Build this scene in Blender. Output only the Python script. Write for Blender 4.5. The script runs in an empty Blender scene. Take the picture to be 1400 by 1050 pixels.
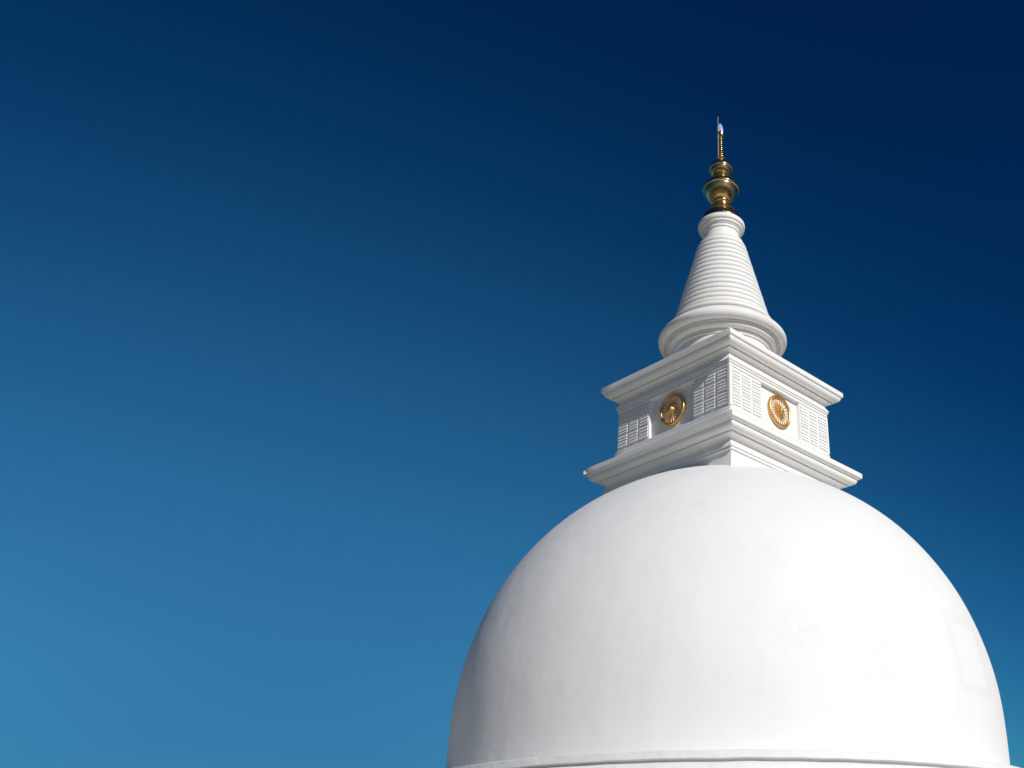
import bpy, math, random
from mathutils import Vector, Matrix, noise
random.seed(7)
sc = bpy.context.scene
col = sc.collection
R = math.radians
TH = 0.057715535          # turn of the square block about the stupa's axis

# ------------------------------------------------------------------ materials
def new_mat(name):
    m = bpy.data.materials.new(name); m.use_nodes = True
    nt = m.node_tree; b = nt.nodes['Principled BSDF']
    return m, nt, b
def N(nt, typ, **kw):
    n = nt.nodes.new(typ)
    for k, v in kw.items():
        if k in n.inputs.keys(): n.inputs[k].default_value = v
        else: setattr(n, k, v)
    return n
def mathn(nt, op, a, b=None, clamp=False):
    n = nt.nodes.new('ShaderNodeMath'); n.operation = op; n.use_clamp = clamp
    for i, s in enumerate((a, b)):
        if s is None: continue
        if isinstance(s, (int, float)): n.inputs[i].default_value = s
        else: nt.links.new(s, n.inputs[i])
    return n.outputs[0]
def maprange(nt, src, a, b, c=0.0, d=1.0):
    n = nt.nodes.new('ShaderNodeMapRange'); n.interpolation_type = 'SMOOTHSTEP'
    nt.links.new(src, n.inputs[0])
    for i, v in zip((1, 2, 3, 4), (a, b, c, d)): n.inputs[i].default_value = v
    return n.outputs[0]
def mixc(nt, fac, a, b):
    n = nt.nodes.new('ShaderNodeMix'); n.data_type = 'RGBA'
    if isinstance(fac, (int, float)): n.inputs[0].default_value = fac
    else: nt.links.new(fac, n.inputs[0])
    for i, s in ((6, a), (7, b)):
        if isinstance(s, tuple): n.inputs[i].default_value = (*s, 1)
        else: nt.links.new(s, n.inputs[i])
    return n.outputs[2]
def noise_tex(nt, vec, scale, detail=5, rough=.55, stretch=None):
    if stretch:
        mp = nt.nodes.new('ShaderNodeMapping'); mp.inputs['Scale'].default_value = stretch
        nt.links.new(vec, mp.inputs[0]); vec = mp.outputs[0]
    n = N(nt, 'ShaderNodeTexNoise', Scale=scale, Detail=detail, Roughness=rough)
    nt.links.new(vec, n.inputs['Vector']); return n.outputs['Fac']
def blob(nt, vec, p, rad):
    """1 at point p falling to 0 at distance rad"""
    d = nt.nodes.new('ShaderNodeVectorMath'); d.operation = 'DISTANCE'
    nt.links.new(vec, d.inputs[0]); d.inputs[1].default_value = p
    return maprange(nt, d.outputs['Value'], rad*.25, rad, 1, 0)

def plaster(name, base=(.80, .80, .79), dirty=(.62, .60, .56), dirt=.25, bump=.25, big=.0, streak=.15, spots=(), warm=None, pits=0):
    m, nt, b = new_mat(name)
    geo = nt.nodes.new('ShaderNodeNewGeometry'); P = geo.outputs['Position']
    n1 = noise_tex(nt, P, .9, 8, .6)
    n2 = noise_tex(nt, P, 3.2, 10, .72)
    st = noise_tex(nt, P, 2.2, 6, .6, (1, 1, .12))
    f = mathn(nt, 'MULTIPLY', maprange(nt, n1, .45, .72), maprange(nt, n2, .40, .70))
    f = mathn(nt, 'MULTIPLY', f, dirt)
    s = mathn(nt, 'MULTIPLY', maprange(nt, st, .52, .75), streak)
    f = mathn(nt, 'ADD', f, s, True)
    for p, rad, amt in spots:
        bl = mathn(nt, 'MULTIPLY', blob(nt, P, p, rad), maprange(nt, n2, .30, .78))
        bl = mathn(nt, 'MULTIPLY', bl, amt)
        f = mathn(nt, 'ADD', f, bl, True)
    c = mixc(nt, f, base, dirty)
    if pits:
        sep = nt.nodes.new('ShaderNodeSeparateXYZ'); nt.links.new(P, sep.inputs[0])
        ang = mathn(nt, 'ARCTAN2', sep.outputs[1], sep.outputs[0])
        wob_ = mathn(nt, 'MULTIPLY', mathn(nt, 'SUBTRACT', n2, .5), .05)
        du = mathn(nt, 'ABSOLUTE', mathn(nt, 'ADD', mathn(nt, 'ADD', ang, .632), wob_))
        dz = mathn(nt, 'ABSOLUTE', mathn(nt, 'ADD', mathn(nt, 'SUBTRACT', sep.outputs[2], 7.05), mathn(nt, 'MULTIPLY', wob_, 4)))
        pt = mathn(nt, 'MULTIPLY', maprange(nt, du, .085, .10, 1, 0), maprange(nt, dz, .75, .85, 1, 0))
        ed = mathn(nt, 'MULTIPLY', maprange(nt, du, .10, .16, 1, 0), maprange(nt, dz, .85, 1.25, 1, 0))
        c = mixc(nt, mathn(nt, 'MULTIPLY', ed, .22), c, (.62, .62, .615))
        c = mixc(nt, mathn(nt, 'MULTIPLY', pt, .9), c, (.79, .785, .77))
    if warm:                                            # rain-washed ochre staining
        w = mathn(nt, 'MULTIPLY', maprange(nt, noise_tex(nt, P, 1.6, 4), .42, .62), warm)
        c = mixc(nt, w, c, (.72, .62, .50))
    if pits:                                            # sparse small chips and lichen specks
        v = N(nt, 'ShaderNodeTexVoronoi', Scale=1.6); nt.links.new(P, v.inputs['Vector'])
        thr = mathn(nt, 'MULTIPLY', noise_tex(nt, P, .8, 2), .085)
        sp = mathn(nt, 'LESS_THAN', v.outputs['Distance'], mathn(nt, 'SUBTRACT', thr, .028))
        c = mixc(nt, mathn(nt, 'MULTIPLY', sp, pits), c, (.45, .44, .42))
    nt.links.new(c, b.inputs['Base Color'])
    b.inputs['Roughness'].default_value = .62
    b.inputs['Specular IOR Level'].default_value = .35
    fine = noise_tex(nt, P, 38, 6, .65); mid = noise_tex(nt, P, 4, 5, .5)
    bp = N(nt, 'ShaderNodeBump', Strength=bump, Distance=.012); nt.links.new(fine, bp.inputs['Height'])
    bp2 = N(nt, 'ShaderNodeBump', Strength=bump, Distance=.05); nt.links.new(mid, bp2.inputs['Height'])
    nt.links.new(bp.outputs[0], bp2.inputs['Normal']); last = bp2
    if big:
        lg = noise_tex(nt, P, .55, 3, .45)
        bp3 = N(nt, 'ShaderNodeBump', Strength=big, Distance=.35); nt.links.new(lg, bp3.inputs['Height'])
        nt.links.new(bp2.outputs[0], bp3.inputs['Normal']); last = bp3
    nt.links.new(last.outputs[0], b.inputs['Normal'])
    return m

DOME_SPOTS = [((1.9, -7.75, 7.1), 1.1, .34), ((3.6, -7.0, 6.75), 1.5, .34), ((5.2, -5.6, 9.0), .8, .25),
              ((1.2, -7.4, 9.1), .7, .2), ((-3.2, -6.3, 10.0), 1.4, .12), ((-4.4, -6.2, 7.6), 1.6, .12)]
M_dome = plaster('dome_plaster', (.785, .780, .762), (.58, .578, .565), dirt=.17, bump=.09, big=.15, streak=.15, spots=DOME_SPOTS, pits=.45)
M_mould = plaster('moulding_plaster', (.825, .815, .79), dirt=.20, bump=.04, streak=.10)
M_ring = plaster('ring_plaster', (.76, .76, .75), dirt=.40, bump=.40, streak=.2)
M_torus = plaster('stained_plaster', (.79, .785, .765), dirt=.3, bump=.06, streak=.1, warm=.30)

def gold(name, base, rough, patina, metal=1.):
    m, nt, b = new_mat(name)
    tc = nt.nodes.new('ShaderNodeTexCoord'); P = tc.outputs['Object']
    n1 = noise_tex(nt, P, 6, 6, .6); n2 = noise_tex(nt, P, 26, 5, .6)
    f = mathn(nt, 'MULTIPLY', maprange(nt, n1, .42, .68), patina)
    c = mixc(nt, f, base, (.20, .15, .07))
    nt.links.new(c, b.inputs['Base Color']); b.inputs['Metallic'].default_value = metal
    nt.links.new(maprange(nt, n2, .3, .7, rough*.7, rough*1.5), b.inputs['Roughness'])
    bp = N(nt, 'ShaderNodeBump', Strength=.15, Distance=.01); nt.links.new(n1, bp.inputs['Height'])
    nt.links.new(bp.outputs[0], b.inputs['Normal'])
    return m
M_brass = gold('weathered_brass', (.74, .50, .22), .17, .35)
M_gilt = gold('gilded_metal', (.76, .46, .17), .38, .40, .90)

m, nt, b = new_mat('crystal'); M_crystal = m
b.inputs['Base Color'].default_value = (.40, .50, .70, 1); b.inputs['Roughness'].default_value = .28
b.inputs['Transmission Weight'].default_value = .12; b.inputs['IOR'].default_value = 1.45
m, nt, b = new_mat('rod_metal'); M_rod = m
b.inputs['Base Color'].default_value = (.50, .42, .40, 1); b.inputs['Metallic'].default_value = .6; b.inputs['Roughness'].default_value = .5
m, nt, b = new_mat('shade_dark'); M_shade = m  # near-black colour painted as the shade inside the broken corner
b.inputs['Base Color'].default_value = (.10, .09, .085, 1); b.inputs['Roughness'].default_value = .9

m, nt, b = new_mat('sandy_courtyard'); M_sand = m
geo = nt.nodes.new('ShaderNodeNewGeometry')
c = mixc(nt, noise_tex(nt, geo.outputs['Position'], .7, 8), (.68, .63, .54), (.80, .75, .66))
nt.links.new(c, b.inputs['Base Color']); b.inputs['Roughness'].default_value = .95
m, nt, b = new_mat('grassland'); M_grass = m
geo = nt.nodes.new('ShaderNodeNewGeometry')
c = mixc(nt, noise_tex(nt, geo.outputs['Position'], .25, 8), (.09, .10, .05), (.17, .16, .10))
nt.links.new(c, b.inputs['Base Color']); b.inputs['Roughness'].default_value = .95
m, nt, b = new_mat('tree_foliage'); M_leaf = m
geo = nt.nodes.new('ShaderNodeNewGeometry')
c = mixc(nt, noise_tex(nt, geo.outputs['Position'], .8, 4), (.035, .06, .02), (.08, .11, .035))
nt.links.new(c, b.inputs['Base Color']); b.inputs['Roughness'].default_value = .8

# ------------------------------------------------------------------ builders
def link(name, verts, faces, mat, parent=None, smooth=None, loc=None, rz=0):
    me = bpy.data.meshes.new(name); me.from_pydata([tuple(v) for v in verts], [], faces); me.validate()
    import bmesh
    bm = bmesh.new(); bm.from_mesh(me); bmesh.ops.recalc_face_normals(bm, faces=bm.faces); bm.to_mesh(me); bm.free()
    me.materials.append(mat)
    if smooth is not None:
        me.shade_smooth(); me.set_sharp_from_angle(angle=R(smooth))
    o = bpy.data.objects.new(name, me); col.objects.link(o)
    if parent is not None: o.parent = parent
    if loc: o.location = loc
    o.rotation_euler.z = rz
    return o

def arc(p0, p1, kind, n=7):
    """quarter curve from p0 to p1 (r,z); 'v' leaves p0 vertically, 'h' leaves horizontally"""
    out = []
    for i in range(1, n+1):
        t = i/n*math.pi/2
        if kind == 'v': a, b_ = 1-math.cos(t), math.sin(t)
        else: a, b_ = math.sin(t), 1-math.cos(t)
        out.append((p0[0]+(p1[0]-p0[0])*a, p0[1]+(p1[1]-p0[1])*b_))
    return out
def spline(pts, n=6):
    """Catmull-Rom through the points"""
    out = []
    P = [pts[0]]+list(pts)+[pts[-1]]
    for i in range(1, len(P)-2):
        for k in range(n):
            t = k/n; a, b_, c_, d = P[i-1], P[i], P[i+1], P[i+2]
            out.append(tuple(.5*((2*b_[j])+(-a[j]+c_[j])*t+(2*a[j]-5*b_[j]+4*c_[j]-d[j])*t*t+(-a[j]+3*b_[j]-3*c_[j]+d[j])*t**3) for j in (0, 1)))
    out.append(pts[-1]); return out

def lathe(prof, seg=192, wob=0., wz=0., fr=1.):
    V, F = [], []
    n = len(prof)
    for k in range(seg):
        a = 2*math.pi*k/seg
        for r, z in prof:
            q = Vector((r*math.cos(a)*fr, r*math.sin(a)*fr, z*fr))
            dr = noise.noise(q*1.0)*wob if wob else 0
            dz = noise.noise(q*.8+Vector((9, 3, 1)))*wz if wz else 0
            V.append(((r+dr)*math.cos(a), (r+dr)*math.sin(a), z+dz))
    for k in range(seg):
        for i in range(n-1):
            a, b_ = k*n+i, ((k+1) % seg)*n+i
            F.append((a, b_, b_+1, a+1))
    if prof[-1][0] > 1e-4: F.append([k*n+n-1 for k in range(seg)])
    if prof[0][0] > 1e-4: F.append([k*n for k in range(seg)][::-1])
    return V, F
def square_loft(prof, ch=.014, sub=10, wob=.004, skip=None):
    """sweep a profile (half width, z) round a square with small worn corners"""
    V, F = [], []
    loops = []
    for h, z in prof:
        L = []
        for s in range(4):
            a = s*math.pi/2; ca, sa = math.cos(a), math.sin(a)
            us = [-(h-ch)]+[-(h-ch)+2*(h-ch)*(i/sub) for i in range(1, sub)]+[h-ch]
            for u in us:
                x, y = h, u
                wv = noise.noise(Vector((s*7.3, u*.9, z*2.1)))*wob
                L.append(((x+wv)*ca-y*sa, (x+wv)*sa+y*ca, z+noise.noise(Vector((s*3.1+20, u*.7, 1)))*wob))
            L.append(((h-ch*.29)*ca-(h-ch*.29)*sa, (h-ch*.29)*sa+(h-ch*.29)*ca, z))
        loops.append(L)
    n = len(loops[0])
    for L in loops: V += L
    for i in range(len(loops)-1):
        for k in range(n):
            a = i*n+k; b_ = i*n+(k+1) % n
            F.append((a, b_, b_+n, a+n))
    F.append([k for k in range(n)][::-1]); F.append([(len(loops)-1)*n+k for k in range(n)])
    return V, F

# ------------------------------------------------------------------ the stupa
stupa = bpy.data.objects.new('stupa', None); col.objects.link(stupa)
stupa['label'] = 'whitewashed stupa with smooth dome, square block, ringed cone and golden finial'
stupa['category'] = 'stupa'
SQ = -math.pi/2 + TH + math.pi/4      # rotates local +X wall to the right-hand lit wall

# dome: radius 8.14 centred 5.8 m up
prof = [(8.12, 4.15), (8.12, 4.6)]
prof += [(8.14, 5.3)]
for i in range(0, 60):
    a = i/60*R(80)
    prof.append((8.14*math.cos(a)+.11*math.sin(2*a)**2*.5, 5.8+8.14*math.sin(a)))
V, F = lathe(prof, 288, wob=.014, wz=.0, fr=.45)
link('dome', V, F, M_dome, stupa, 60, loc=(.045, 0, 0))

# moulded ring under the dome, then the terraces
prof = [(8.0, 4.30), (8.82, 4.262), (8.85, 4.25), (8.852, 4.10), (8.835, 4.085), (8.74, 4.075), (8.735, 4.035), (8.82, 4.02)]
prof += arc((8.82, 4.02), (8.97, 3.80), 'h') + arc((8.97, 3.80), (8.86, 3.55), 'v')
prof += [(8.80, 3.52), (8.80, 3.40), (8.0, 3.40)]
V, F = lathe(prof, 360, wob=.014, wz=.016, fr=1.6)
link('base_ring', V, F, M_ring, stupa, 35)
prof = [(8.0, 3.40), (9.5, 3.38), (9.55, 3.34), (9.55, 2.55), (9.45, 2.5), (10.1, 2.48), (10.15, 2.44), (10.15, 1.65), (10.05, 1.6), (10.7, 1.58), (10.75, 1.54), (10.75, .7), (11.3, .68), (11.35, .64), (11.35, 0)]
V, F = lathe(prof, 200, wob=.01)
link('terrace', V, F, M_ring, stupa, 35)

# plinth and lower cornice
prof = [(2.85, 12.3), (2.85, 13.462), (2.905, 13.468), (2.907, 13.53), (2.882, 13.538), (2.882, 13.556), (2.932, 13.558), (2.933, 13.615)]
link('plinth', *square_loft(prof), M_mould, stupa, 30, rz=SQ)
prof = [(2.932, 13.617), (2.925, 13.63), (2.846, 13.775), (2.846, 13.80)]
prof += arc((2.846, 13.80), (3.06, 13.925), 'v')
prof += [(3.062, 13.958), (3.058, 13.962), (3.052, 13.995), (3.095, 13.998), (3.10, 13.970)]
prof += arc((3.10, 13.970), (3.30, 14.13), 'h')
prof += [(3.30, 14.195), (3.375, 14.197), (3.385, 14.225), (3.432, 14.237), (3.441, 14.25), (3.441, 14.405), (3.43, 14.42), (2.75, 14.78)]
V, F = square_loft(prof, sub=24)
# broken arris at the left-hand corner of the lower cornice
cs, sn = math.cos(SQ), math.sin(SQ)
def to_local(x, y): return (x*cs+y*sn, -x*sn+y*cs)
corner = (-3.441, -3.441) if False else None
cand = [(3.44, 3.44), (-3.44, 3.44), (-3.44, -3.44), (3.44, -3.44)]
def world_xy(p): return (p[0]*cs-p[1]*sn, p[0]*sn+p[1]*cs)
left = min(cand, key=lambda p: world_xy(p)[0])
V2 = []
for v in V:
    x, y, z = v
    d = math.hypot(x-left[0], y-left[1])
    if z > 14.2 and d < .26:
        t = 1-d/.26
        k = .055 + .05*noise.noise(Vector((x*9, y*9, z*14)))
        x -= math.copysign(1, left[0])*k*min(1, t*1.6); y -= math.copysign(1, left[1])*k*min(1, t*1.6)
        z -= t*.05*(z-14.2)/.2
    V2.append((x, y, z))
low = link('lower_cornice', V2, F, M_mould, stupa, 30, rz=SQ)
# crumbled lumps at that corner; near-black ones stand in for the hollow's shade
V, F = [], []
def add_lump(c, r, seed, V, F, flat=1.):
    base = len(V); nu, nv = 10, 7
    for i in range(nv+1):
        ph = math.pi*i/nv
        for j in range(nu):
            a = 2*math.pi*j/nu
            d = Vector((math.sin(ph)*math.cos(a), math.sin(ph)*math.sin(a), math.cos(ph)*flat))
            k = r*(1+.45*noise.noise(d*2.3+Vector((seed, 0, 0))))
            V.append((c[0]+d.x*k, c[1]+d.y*k, c[2]+d.z*k))
    for i in range(nv):
        for j in range(nu):
            a = base+i*nu+j; b_ = base+i*nu+(j+1) % nu
            F.append((a, b_, b_+nu, a+nu))
sx, sy = math.copysign(1, left[0]), math.copysign(1, left[1])
tc_ = to_local(0, -1)                                    # towards the front
def cp(back, front, z): return (left[0]-sx*back+tc_[0]*front, left[1]-sy*back+tc_[1]*front, z)
add_lump(cp(.055, .02, 14.262), .062, 3, V, F, .7)
add_lump(cp(.12, .10, 14.262), .050, 5, V, F, .6)
add_lump(cp(.075, -.02, 14.375), .050, 8, V, F, .8)
add_lump(cp(.15, .10, 14.40), .045, 11, V, F, .6)
add_lump(cp(.035, .0, 14.33), .030, 15, V, F, 1.3)
br = link('broken_corner', V, F, M_ring, stupa, 50, rz=SQ); br['label'] = 'crumbled plaster at the left corner of the lower cornice'
V, F = [], []
add_lump(cp(.105, .055, 14.33), .050, 21, V, F, 1.)
add_lump(cp(.17, .15, 14.415), .028, 23, V, F, .6)
link('hollow_shade', V, F, M_shade, br, 50)

# square block with recessed panels on each wall
W, PN, PD, Z0, Z1 = 2.635, 1.04, .125, 15.10, 16.61
foot = []
for s in range(4):
    a = s*math.pi/2; ca, sa = math.cos(a), math.sin(a)
    for x, y in ((W, -W+.012), (W, -PN), (W-PD, -PN+.02), (W-PD, PN-.02), (W, PN), (W, W-.012)):
        foot.append((x*ca-y*sa, x*sa+y*ca))
n = len(foot)
PB, PT = 15.20, 16.60      # panel bottom / top
V = [(x, y, Z0) for x, y in foot]+[(x, y, Z1) for x, y in foot]
F = [(k, (k+1) % n, n+(k+1) % n, n+k) for k in range(n)]+[list(range(n))[::-1], [n+k for k in range(n)]]
block = link('square_block', V, F, M_mould, stupa, rz=SQ)

# mouldings at the foot and head of the block
prof = [(2.75, 14.78), (2.695, 14.84), (2.69, 14.86), (2.69, 15.000), (2.655, 15.008), (2.655, 15.026), (2.672, 15.03), (2.67, 15.095), (2.635, 15.103), (2.62, 15.134)]
link('block_base_moulding', *square_loft(prof), M_mould, stupa, 30, rz=SQ)
prof = [(2.50, 16.598), (2.658, 16.598), (2.664, 16.605), (2.664, 16.688), (2.640, 16.696), (2.640, 16.712), (2.690, 16.714), (2.692, 16.765), (2.662, 16.775), (2.662, 16.790), (2.716, 16.793), (2.717, 16.84)]
prof += [(2.71, 16.853), (2.63, 16.99)]
link('block_head_moulding', *square_loft(prof), M_mould, stupa, 30, rz=SQ)
prof = [(2.63, 16.992), (2.622, 17.0), (2.622, 17.03)]
prof += arc((2.622, 17.03), (2.80, 17.155), 'v')
prof += [(2.803, 17.180), (2.798, 17.184), (2.792, 17.222), (2.832, 17.226), (2.836, 17.198)]
prof += arc((2.836, 17.198), (3.053, 17.385), 'h')
prof += [(3.055, 17.408), (3.105, 17.42), (3.118, 17.435), (3.121, 17.59), (3.11, 17.606), (2.2, 17.66), (1.6, 17.7)]
link('upper_cornice', *square_loft(prof), M_mould, stupa, 30, rz=SQ)

# louvred pilasters: wedge slats in three columns
LZ = [16.547, 16.44, 16.32, 16.215, (16.14,), 16.053, 15.94, 15.824, 15.727, (15.66,), 15.567, 15.454, 15.338, 15.23]
def louvres(e0s):
    V, F = [], []
    def box(h0a, h0b, h1, e0, e1, zt, zb):       # front depth h0a at top, h0b at bottom
        b0 = len(V)
        for (h, z) in ((h1, zt), (h0a, zt), (h0b, zb+.012), (h0b-.004, zb+.004), (h1, zb+.010)):
            V.append((h, e0, z)); V.append((h, e1, z))
        k = 5
        for i in range(k):
            j = (i+1) % k
            F.append((b0+2*i, b0+2*i+1, b0+2*j+1, b0+2*j))
        F.append([b0+2*i for i in range(k)]); F.append([b0+2*i+1 for i in range(k)][::-1])
    for e0, e1 in e0s:
        zt = 16.56
        prev = 16.547
        for q in LZ[1:]:
            if isinstance(q, tuple):
                box(W+.012, W+.014, W-.02, e0, e1, prev-.012, q[0]+.004); prev = q[0]
            else:
                j = random.uniform(-.003, .003)
                box(W+.018+j*.5, W+.036+j, W-.04, e0+random.uniform(-.004, .004), e1+random.uniform(-.004, .004), prev-.018, q+j); prev = q
    return V, F
def mullions(es):
    V, F = [], []
    for e0, e1 in es:
        b0 = len(V)
        for h in (W-.02, W+.008):
            for e in (e0, e1):
                for z in (15.20, 16.575): V.append((h, e, z))
        F += [(b0, b0+1, b0+3, b0+2), (b0+4, b0+6, b0+7, b0+5), (b0, b0+4, b0+5, b0+1), (b0+2, b0+3, b0+7, b0+6), (b0, b0+2, b0+6, b0+4), (b0+1, b0+5, b0+7, b0+3)]
    return V, F
for wall, nm in ((0, 'r'), (3, 'l')):
    rz = SQ + wall*math.pi/2
    for side in (-1, 1):
        cols = [(1.085, 1.495), (1.605, 2.015), (2.125, 2.575)]
        if wall == 0 and side == -1: cols[2] = (2.125, 2.49)
        if side == -1: cols = [(-b_, -a) for a, b_ in cols]
        lv = link('louvre_panel', *louvres(cols), M_mould, stupa, rz=rz)
        mu = [(1.51, 1.59), (2.03, 2.11)]
        if side == -1: mu = [(-b_, -a) for a, b_ in mu]
        link('mullion', *mullions(mu), M_mould, lv)
# corner posts
V, F = [], []
def post(e0, e1, h0, h1, z0, z1):
    b0 = len(V)
    for h in (h0, h1):
        for e in (e0, e1):
            for z in (z0, z1): V.append((h, e, z))
    F.extend([(b0, b0+1, b0+3, b0+2), (b0+4, b0+6, b0+7, b0+5), (b0, b0+4, b0+5, b0+1), (b0+2, b0+3, b0+7, b0+6), (b0, b0+2, b0+6, b0+4), (b0+1, b0+5, b0+7, b0+3)])
post(-2.672, -2.59, W-.06, W+.040, 15.15, 16.58)
post(-2.588, -2.52, W-.06, W+.034, 15.15, 16.577)
link('corner_post', V, F, M_mould, stupa, rz=SQ)
V, F = [], []
post(2.58, 2.668, W-.1, W+.030, 15.15, 16.58)
link('corner_post', V, F, M_mould, stupa, rz=SQ)

# gilded wheels on the recessed panels
def ring_tube(r, h, tr, seg=72, ts=10, flat=1.):
    V, F = [], []
    for k in range(seg):
        a = 2*math.pi*k/seg
        for j in range(ts):
            t = 2*math.pi*j/ts
            rr = r+tr*math.cos(t)
            V.append((h+tr*flat*math.sin(t), rr*math.cos(a), rr*math.sin(a)))
    for k in range(seg):
        for j in range(ts):
            F.append((k*ts+j, ((k+1) % seg)*ts+j, ((k+1) % seg)*ts+(j+1) % ts, k*ts+(j+1) % ts))
    return V, F
def lathe_x(prof, seg=64):
    V, F = [], []
    n = len(prof)
    for k in range(seg):
        a = 2*math.pi*k/seg
        for r, h in prof: V.append((h, r*math.cos(a), r*math.sin(a)))
    for k in range(seg):
        for i in range(n-1):
            a, b_ = k*n+i, ((k+1) % seg)*n+i
            F.append((a, b_, b_+1, a+1))
    return V, F
ZC = 15.895
for wall in (0, 3):
    rz = SQ + wall*math.pi/2
    cx = (W-PD)
    root = bpy.data.objects.new('wheel_emblem', None); col.objects.link(root); root.parent = stupa
    root.rotation_euler.z = rz; root.location = (cx*math.cos(rz), cx*math.sin(rz), ZC)
    root['label'] = 'gilded spoked wheel on the sunlit right wall' if wall == 0 else 'gilded spoked wheel on the shaded left wall'
    prof = [(.585, 0.0), (.585, .075), (.580, .10), (.565, .118), (.545, .125), (.525, .118), (.512, .10), (.507, .098), (.50, .106), (.490, .108), (.481, .102), (.476, .09), (.473, .05), (.473, 0.0)]
    rim = link('rim', *lathe_x(prof, 96), M_gilt, root, 35)
    # beads round the edge
    V, F = [], []
    for k in range(84):
        a = 2*math.pi*k/84; c0 = (.055, .587*math.cos(a), .587*math.sin(a))
        b0 = len(V)
        for i in range(5):
            ph = math.pi*i/4
            for j in range(6):
                t = 2*math.pi*j/6
                V.append((c0[0]+.020*math.cos(ph), c0[1]+.014*math.sin(ph)*math.cos(t), c0[2]+.014*math.sin(ph)*math.sin(t)))
        for i in range(4):
            for j in range(6):
                F.append((b0+i*6+j, b0+i*6+(j+1) % 6, b0+(i+1)*6+(j+1) % 6, b0+(i+1)*6+j))
    link('beading', V, F, M_gilt, rim, 60)
    for k in range(24):
        a = 2*math.pi*(k+.5)/24; ca, sa = math.cos(a), math.sin(a)
        V, F = [], []
        st = [(.09, .012, .105), (.17, .020, .084), (.26, .0225, .066), (.35, .019, .058), (.42, .0165, .056), (.475, .018, .060)]
        for r, w, h in st:
            for (u, hh) in ((-w, .034), (-w*.55, h-.006), (0, h+.004), (w*.55, h-.006), (w, .034)):
                V.append((hh, r*ca-u*sa, r*sa+u*ca))
        for i in range(len(st)-1):
            for j in range(4): F.append((i*5+j, i*5+j+1, (i+1)*5+j+1, (i+1)*5+j))
            F.append((i*5+4, i*5, (i+1)*5, (i+1)*5+4))
        F.append([0, 1, 2, 3, 4]); F.append([25, 29, 28, 27, 26])
        link('spoke', V, F, M_gilt, root, 50)
    prof = [(.135, .0), (.133, .085), (.125, .098), (.115, .105), (.105, .118), (.100, .128), (.098, .14), (.092, .165), (.075, .19), (.05, .205), (.02, .212), (.0005, .213)]
    link('hub', *lathe_x(prof, 48), M_gilt, root, 50)
    link('backing', *lathe_x([(.475, 0), (.475, .036), (.0005, .036)], 64), M_mould, root)  # white disc added behind the spokes to keep the gaps bright

# drum, swelling torus and banded foot of the cone
prof = [(1.77, 17.62), (1.77, 19.00), (1.79, 19.01), (1.825, 19.025), (1.826, 19.075), (1.805, 19.082), (1.808, 19.098), (1.856, 19.10), (1.858, 19.150), (1.835, 19.157), (1.84, 19.170), (1.89, 19.165)]
prof += arc((1.89, 19.16), (2.075, 19.315), 'h')
prof += [(2.078, 19.345), (2.105, 19.345), (2.108, 19.365), (2.112, 19.425), (2.150, 19.425), (2.155, 19.385), (2.17, 19.372)]
prof += spline([(2.17, 19.372), (2.29, 19.40), (2.375, 19.485), (2.405, 19.60), (2.375, 19.69), (2.295, 19.775), (2.19, 19.88), (2.07, 19.985), (1.94, 20.075), (1.81, 20.085)], 5)[1:]
V, F = lathe(prof, 192, wob=.006)
link('torus_moulding', V, F, M_torus, stupa, 35)
prof = [(1.80, 20.09), (1.86, 20.135), (1.915, 20.14), (1.925, 20.125)]
prof += spline([(1.925, 20.125), (1.965, 20.16), (1.972, 20.22), (1.945, 20.29), (1.90, 20.33)], 4)[1:]
prof += [(1.85, 20.335), (1.85, 20.352), (1.89, 20.354), (1.888, 20.385), (1.78, 20.39)]
V, F = lathe(prof, 192, wob=.005)
link('cone_foot_band', V, F, M_torus, stupa, 35)

# ringed cone
def Rc(z): return .885+(24.27-z)*.2462
prof = [(1.80, 20.391)]
tops = [24.02-.2443*k for k in range(16)]
for k in range(15, -1, -1):
    zt = tops[k]; zb = tops[k+1] if k < 15 else 20.40
    zb = max(zb, 20.395)
    if zt <= zb+.05: continue
    for i in range(0, 15):
        t = .5-.5*math.cos(math.pi*i/14)
        z = zb+(zt-zb)*t
        # rounded roll, fullest just below the middle
        bul = math.sqrt(max(0, 1-(2*t-1)**2))
        prof.append((Rc(z)-.104+.112*bul+.004*math.sin(k*2.1), z))
prof = [p for i, p in enumerate(prof) if i == 0 or p[1] > prof[i-1][1]+1e-5]
prof += [(.90, 24.03), (.905, 24.06), (.862, 24.075), (.862, 24.11), (.875, 24.13), (.875, 24.155), (.852, 24.18), (.72, 24.20)]
V, F = lathe(prof, 160, wob=.005, fr=2.)
link('ringed_cone', V, F, M_mould, stupa, 50)
prof = [(.709, 24.18), (.704, 24.60), (.745, 24.615), (.752, 24.63), (.752, 24.715), (.775, 24.725), (.79, 24.745)]
prof += [(.79, 24.775), (.82, 24.785)] + arc((.82, 24.785), (.868, 24.87), 'h', 4) + [(.868, 24.895), (.885, 24.90)]
prof += arc((.885, 24.90), (.942, 25.01), 'h', 5) + [(.944, 25.06), (.935, 25.10), (.905, 25.13), (.80, 25.15)]
V, F = lathe(prof, 128, wob=.003)
link('collar', V, F, M_mould, stupa, 35)

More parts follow.
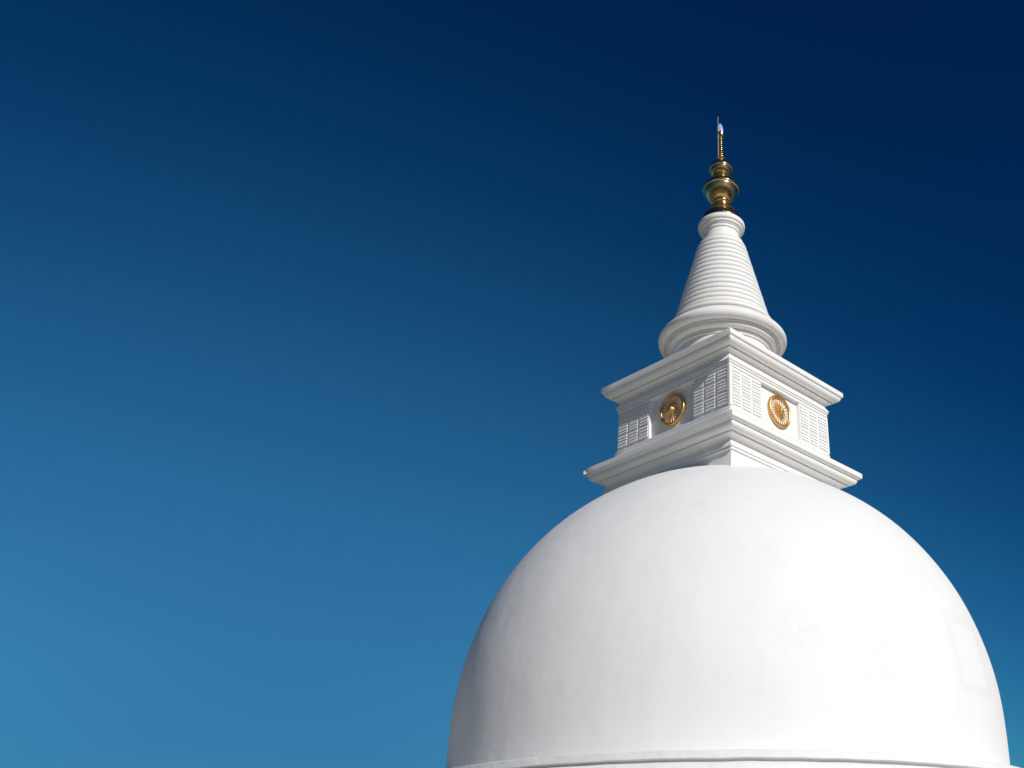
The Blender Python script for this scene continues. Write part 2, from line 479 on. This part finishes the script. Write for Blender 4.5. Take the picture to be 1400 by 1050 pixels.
# golden finial
prof = [(.80, 25.14), (.895, 25.15), (.90, 25.18), (.87, 25.22)]
prof += spline([(.87, 25.22), (.83, 25.36), (.77, 25.50), (.68, 25.64), (.60, 25.74)], 4)[1:] + [(.615, 25.75), (.61, 25.775)] + spline([(.58, 25.79), (.53, 25.90), (.45, 25.97), (.385, 25.99)], 4)
prof += [(.375, 26.0)] + spline([(.375, 26.0), (.405, 26.04), (.41, 26.08), (.385, 26.13), (.35, 26.15)], 4)[1:]
prof += spline([(.35, 26.16), (.345, 26.19), (.37, 26.21), (.395, 26.25), (.39, 26.30), (.36, 26.33), (.33, 26.345)], 4)[1:]
prof += spline([(.33, 26.35), (.42, 26.41), (.53, 26.54), (.615, 26.67), (.665, 26.79), (.70, 26.91)], 5)[1:]
prof += [(.70, 26.93), (.725, 26.935)] + spline([(.725, 26.935), (.752, 26.96), (.760, 27.0), (.745, 27.04)], 3)[1:]
prof += [(.725, 27.055), (.722, 27.085)] + spline([(.722, 27.085), (.68, 27.17), (.61, 27.29), (.54, 27.38)], 5)[1:]
prof += [(.535, 27.385), (.545, 27.40), (.53, 27.42)] + spline([(.53, 27.42), (.46, 27.50), (.40, 27.56)], 4)[1:]
prof += [(.415, 27.57), (.41, 27.595), (.36, 27.62), (.33, 27.63), (.322, 27.66), (.345, 27.67), (.352, 27.70), (.335, 27.725), (.29, 27.73), (.29, 27.75)]
prof += spline([(.29, 27.75), (.34, 27.78), (.39, 27.85), (.43, 27.94), (.452, 28.02)], 4)[1:]
prof += [(.452, 28.03), (.475, 28.035)] + spline([(.475, 28.035), (.492, 28.05), (.50, 28.075), (.495, 28.11)], 3)[1:]
prof += [(.475, 28.118), (.472, 28.14)] + spline([(.472, 28.14), (.44, 28.22), (.37, 28.34), (.29, 28.45), (.225, 28.54)], 5)[1:]
prof += [(.235, 28.55), (.228, 28.575), (.18, 28.60), (.185, 28.62), (.165, 28.64)]
V, F = lathe(prof, 96)
fin = link('golden_finial', V, F, M_brass, stupa, 40)
prof = [(.165, 28.64)]
z, k = 28.65, 0
while z < 29.68:
    hgt = .125 if k else .15
    r0 = .170-.075*min(1, (z-28.65)/.62)**.75
    for i in range(1, 8):
        t = i/7
        prof.append((r0*.68+r0*.40*math.sin(math.pi*t), z+hgt*t))
    z += hgt; k += 1
prof += [(.085, z+.01), (.09, z+.03)]
zc = z+.03
V, F = lathe(prof, 48)
link('beaded_spike', V, F, M_brass, fin, 50)
prof = [(.08, zc), (.10, zc+.01), (.15, zc+.08), (.172, zc+.16), (.175, zc+.24), (.16, zc+.245), (.15, zc+.18), (.02, zc+.10)]
V, F = lathe(prof, 40)
for k in range(6):                                       # small claws round the cup
    a = 2*math.pi*k/6+.5; b0 = len(V)
    for (r, w, zz) in ((.150, .030, zc+.22), (.180, .030, zc+.22), (.165, .020, zc+.30), (.150, .012, zc+.35)):
        for u in (-w, w): V.append((r*math.cos(a)-u*math.sin(a), r*math.sin(a)+u*math.cos(a), zz))
    F += [(b0, b0+1, b0+3, b0+2), (b0+2, b0+3, b0+5, b0+4), (b0+4, b0+5, b0+7, b0+6), (b0+6, b0+7, b0+1, b0)]
link('crystal_cup', V, F, M_brass, fin, 50)
prof = spline([(.001, zc+.12), (.08, zc+.16), (.125, zc+.28), (.142, zc+.42), (.125, zc+.58), (.08, zc+.73), (.03, zc+.83), (.001, zc+.86)], 4)
V, F = lathe(prof, 14)
link('crystal', V, F, M_crystal, fin, loc=(-.02, 0, 0))
# thin lightning rod clipped to the side of the spike
V, F = [], []
seg = 8
zs = [28.50, 29.3, 30.2, 30.93, 30.98]
for i, z in enumerate(zs):
    r = .0095 if i < 4 else .004
    for k in range(seg):
        a = 2*math.pi*k/seg
        V.append((-.105+.004*math.sin(i*1.3)+r*math.cos(a), -.13+r*math.sin(a), z))
for i in range(len(zs)-1):
    for k in range(seg): F.append((i*seg+k, i*seg+(k+1) % seg, (i+1)*seg+(k+1) % seg, (i+1)*seg+k))
F.append([(len(zs)-1)*seg+k for k in range(seg)]); F.append([k for k in range(seg)][::-1])
link('lightning_rod', V, F, M_rod, stupa, 50)

# ------------------------------------------------------------------ ground (below the frame: it lights and is mirrored in the metal)
def sheet(name, s, z, mat, nseg=1, hole=None):
    V = [(-s, -s, z), (s, -s, z), (s, s, z), (-s, s, z)]
    o = link(name, V, [(0, 1, 2, 3)], mat); o['kind'] = 'structure'; return o
sheet('ground', 1500, -.004, M_grass)
cy = link('courtyard', [(-21, -29, 0), (32, -29, 0), (32, 28, 0), (-21, 28, 0)], [(0, 1, 2, 3)], M_sand); cy['kind'] = 'structure'
# tree belt round the courtyard, one mass of crowns on trunks
V, F = [], []
def cyl(x, y, h, r0, r1):
    b0 = len(V)
    for z, r in ((0, r0), (h, r1)):
        for k in range(6): V.append((x+r*math.cos(k*1.047), y+r*math.sin(k*1.047), z))
    for k in range(6): F.append((b0+k, b0+(k+1) % 6, b0+6+(k+1) % 6, b0+6+k))
for k in range(150):
    a = 2*math.pi*(k+random.random()*.6)/150
    d = random.uniform(62, 84)
    x, y = d*math.cos(a), d*math.sin(a)
    hh = random.uniform(7, 12) if y < 10 else random.uniform(3.5, 5.0)
    cyl(x, y, hh*.6, .3, .15)
    for j in range(5):
        add_lump((x+random.uniform(-1.8, 1.8), y+random.uniform(-1.8, 1.8), hh*random.uniform(.55, .85)), hh*random.uniform(.16, .26), random.random()*50, V, F)
fo = link('forest', V, F, M_leaf, smooth=60); fo['kind'] = 'stuff'

# ------------------------------------------------------------------ camera
cam = bpy.data.cameras.new('camera'); co = bpy.data.objects.new('camera', cam); col.objects.link(co)
cam.sensor_fit = 'HORIZONTAL'; cam.sensor_width = 36; cam.clip_end = 6000
cam.lens = 1276.5895/1400*36
cam.shift_x = -(988.1449-700)/1400; cam.shift_y = (523.8187-525)/1400
pi_, ro = .4987345, -.00886613
f = Vector((0, math.cos(pi_), math.sin(pi_))); u = Vector((0, -math.sin(pi_), math.cos(pi_))); r = Vector((1, 0, 0))
r2 = math.cos(ro)*r+math.sin(ro)*u; u2 = -math.sin(ro)*r+math.cos(ro)*u
mw = Matrix((r2, u2, -f)).transposed().to_4x4(); mw.translation = (0, -30, 1.6)
co.matrix_world = mw
sc.camera = co

# ------------------------------------------------------------------ light
AZ, EL = -53.0, 30.6
sd = Vector((math.cos(R(AZ))*math.cos(R(EL)), math.sin(R(AZ))*math.cos(R(EL)), math.sin(R(EL))))
sun = bpy.data.lights.new('sun', 'SUN'); sun.energy = 3.9; sun.angle = R(.53); sun.color = (1, .972, .94)
so = bpy.data.objects.new('sun', sun); col.objects.link(so); so.rotation_euler = sd.to_track_quat('Z', 'Y').to_euler(); so.location = sd*60
w = bpy.data.worlds.new('World'); sc.world = w; w.use_nodes = True
nt = w.node_tree; bg = nt.nodes['Background']
sky = nt.nodes.new('ShaderNodeTexSky'); sky.sky_type = 'NISHITA'; sky.sun_disc = False
sky.sun_elevation = R(EL); sky.sun_rotation = R(90-AZ)
sky.air_density = 1.0; sky.dust_density = .1; sky.ozone_density = 1.5; sky.altitude = 300
# polarised-looking sky: the tint depends only on the angle from a direction near the sun
tc = nt.nodes.new('ShaderNodeTexCoord')
dt = nt.nodes.new('ShaderNodeVectorMath'); dt.operation = 'DOT_PRODUCT'
nt.links.new(tc.outputs['Generated'], dt.inputs[0]); dt.inputs[1].default_value = (.41193, -.84459, .34202)
u01 = mathn(nt, 'MULTIPLY', mathn(nt, 'ADD', dt.outputs['Value'], 1.0), .5)
cr = nt.nodes.new('ShaderNodeValToRGB'); nt.links.new(u01, cr.inputs[0])
stops = [(-1, (.06, .28, .50)), (-.893, (.0828, .3213, .5404)), (-.85, (.118, .440, .645)), (-.8, (.1414, .525, .7254)), (-.755, (.139, .542, .745)), (-.706, (.1275, .5358, .7484)), (-.66, (.107, .498, .722)),
         (-.613, (.0842, .4501, .6849)), (-.566, (.061, .395, .640)), (-.52, (.041, .3388, .5925)), (-.473, (.026, .290, .549)), (-.426, (.0146, .2473, .5106)),
         (-.38, (.010, .218, .482)), (-.333, (.008, .1955, .4605)), (-.239, (.006, .1776, .4451)), (-.146, (.003, .1626, .4494)), (.2, (.04, .19, .42)), (.7, (.22, .32, .46)), (1, (.40, .46, .52))]
while len(cr.color_ramp.elements) < len(stops): cr.color_ramp.elements.new(.5)
for e, (p, c_) in zip(cr.color_ramp.elements, stops): e.position = 0
for i, (p, c_) in enumerate(stops):
    cr.color_ramp.elements[i].position = (p+1)/2; cr.color_ramp.elements[i].color = (*c_, 1)
mx = nt.nodes.new('ShaderNodeMix'); mx.data_type = 'RGBA'; mx.blend_type = 'MULTIPLY'; mx.inputs[0].default_value = 1
nt.links.new(sky.outputs[0], mx.inputs[6]); nt.links.new(cr.outputs[0], mx.inputs[7])
nt.links.new(mx.outputs[2], bg.inputs[0]); bg.inputs[1].default_value = .08
sc.view_settings.view_transform = 'Standard'; sc.view_settings.look = 'None'; sc.view_settings.exposure = 0; sc.view_settings.gamma = 1
sc.cycles.max_bounces = 8
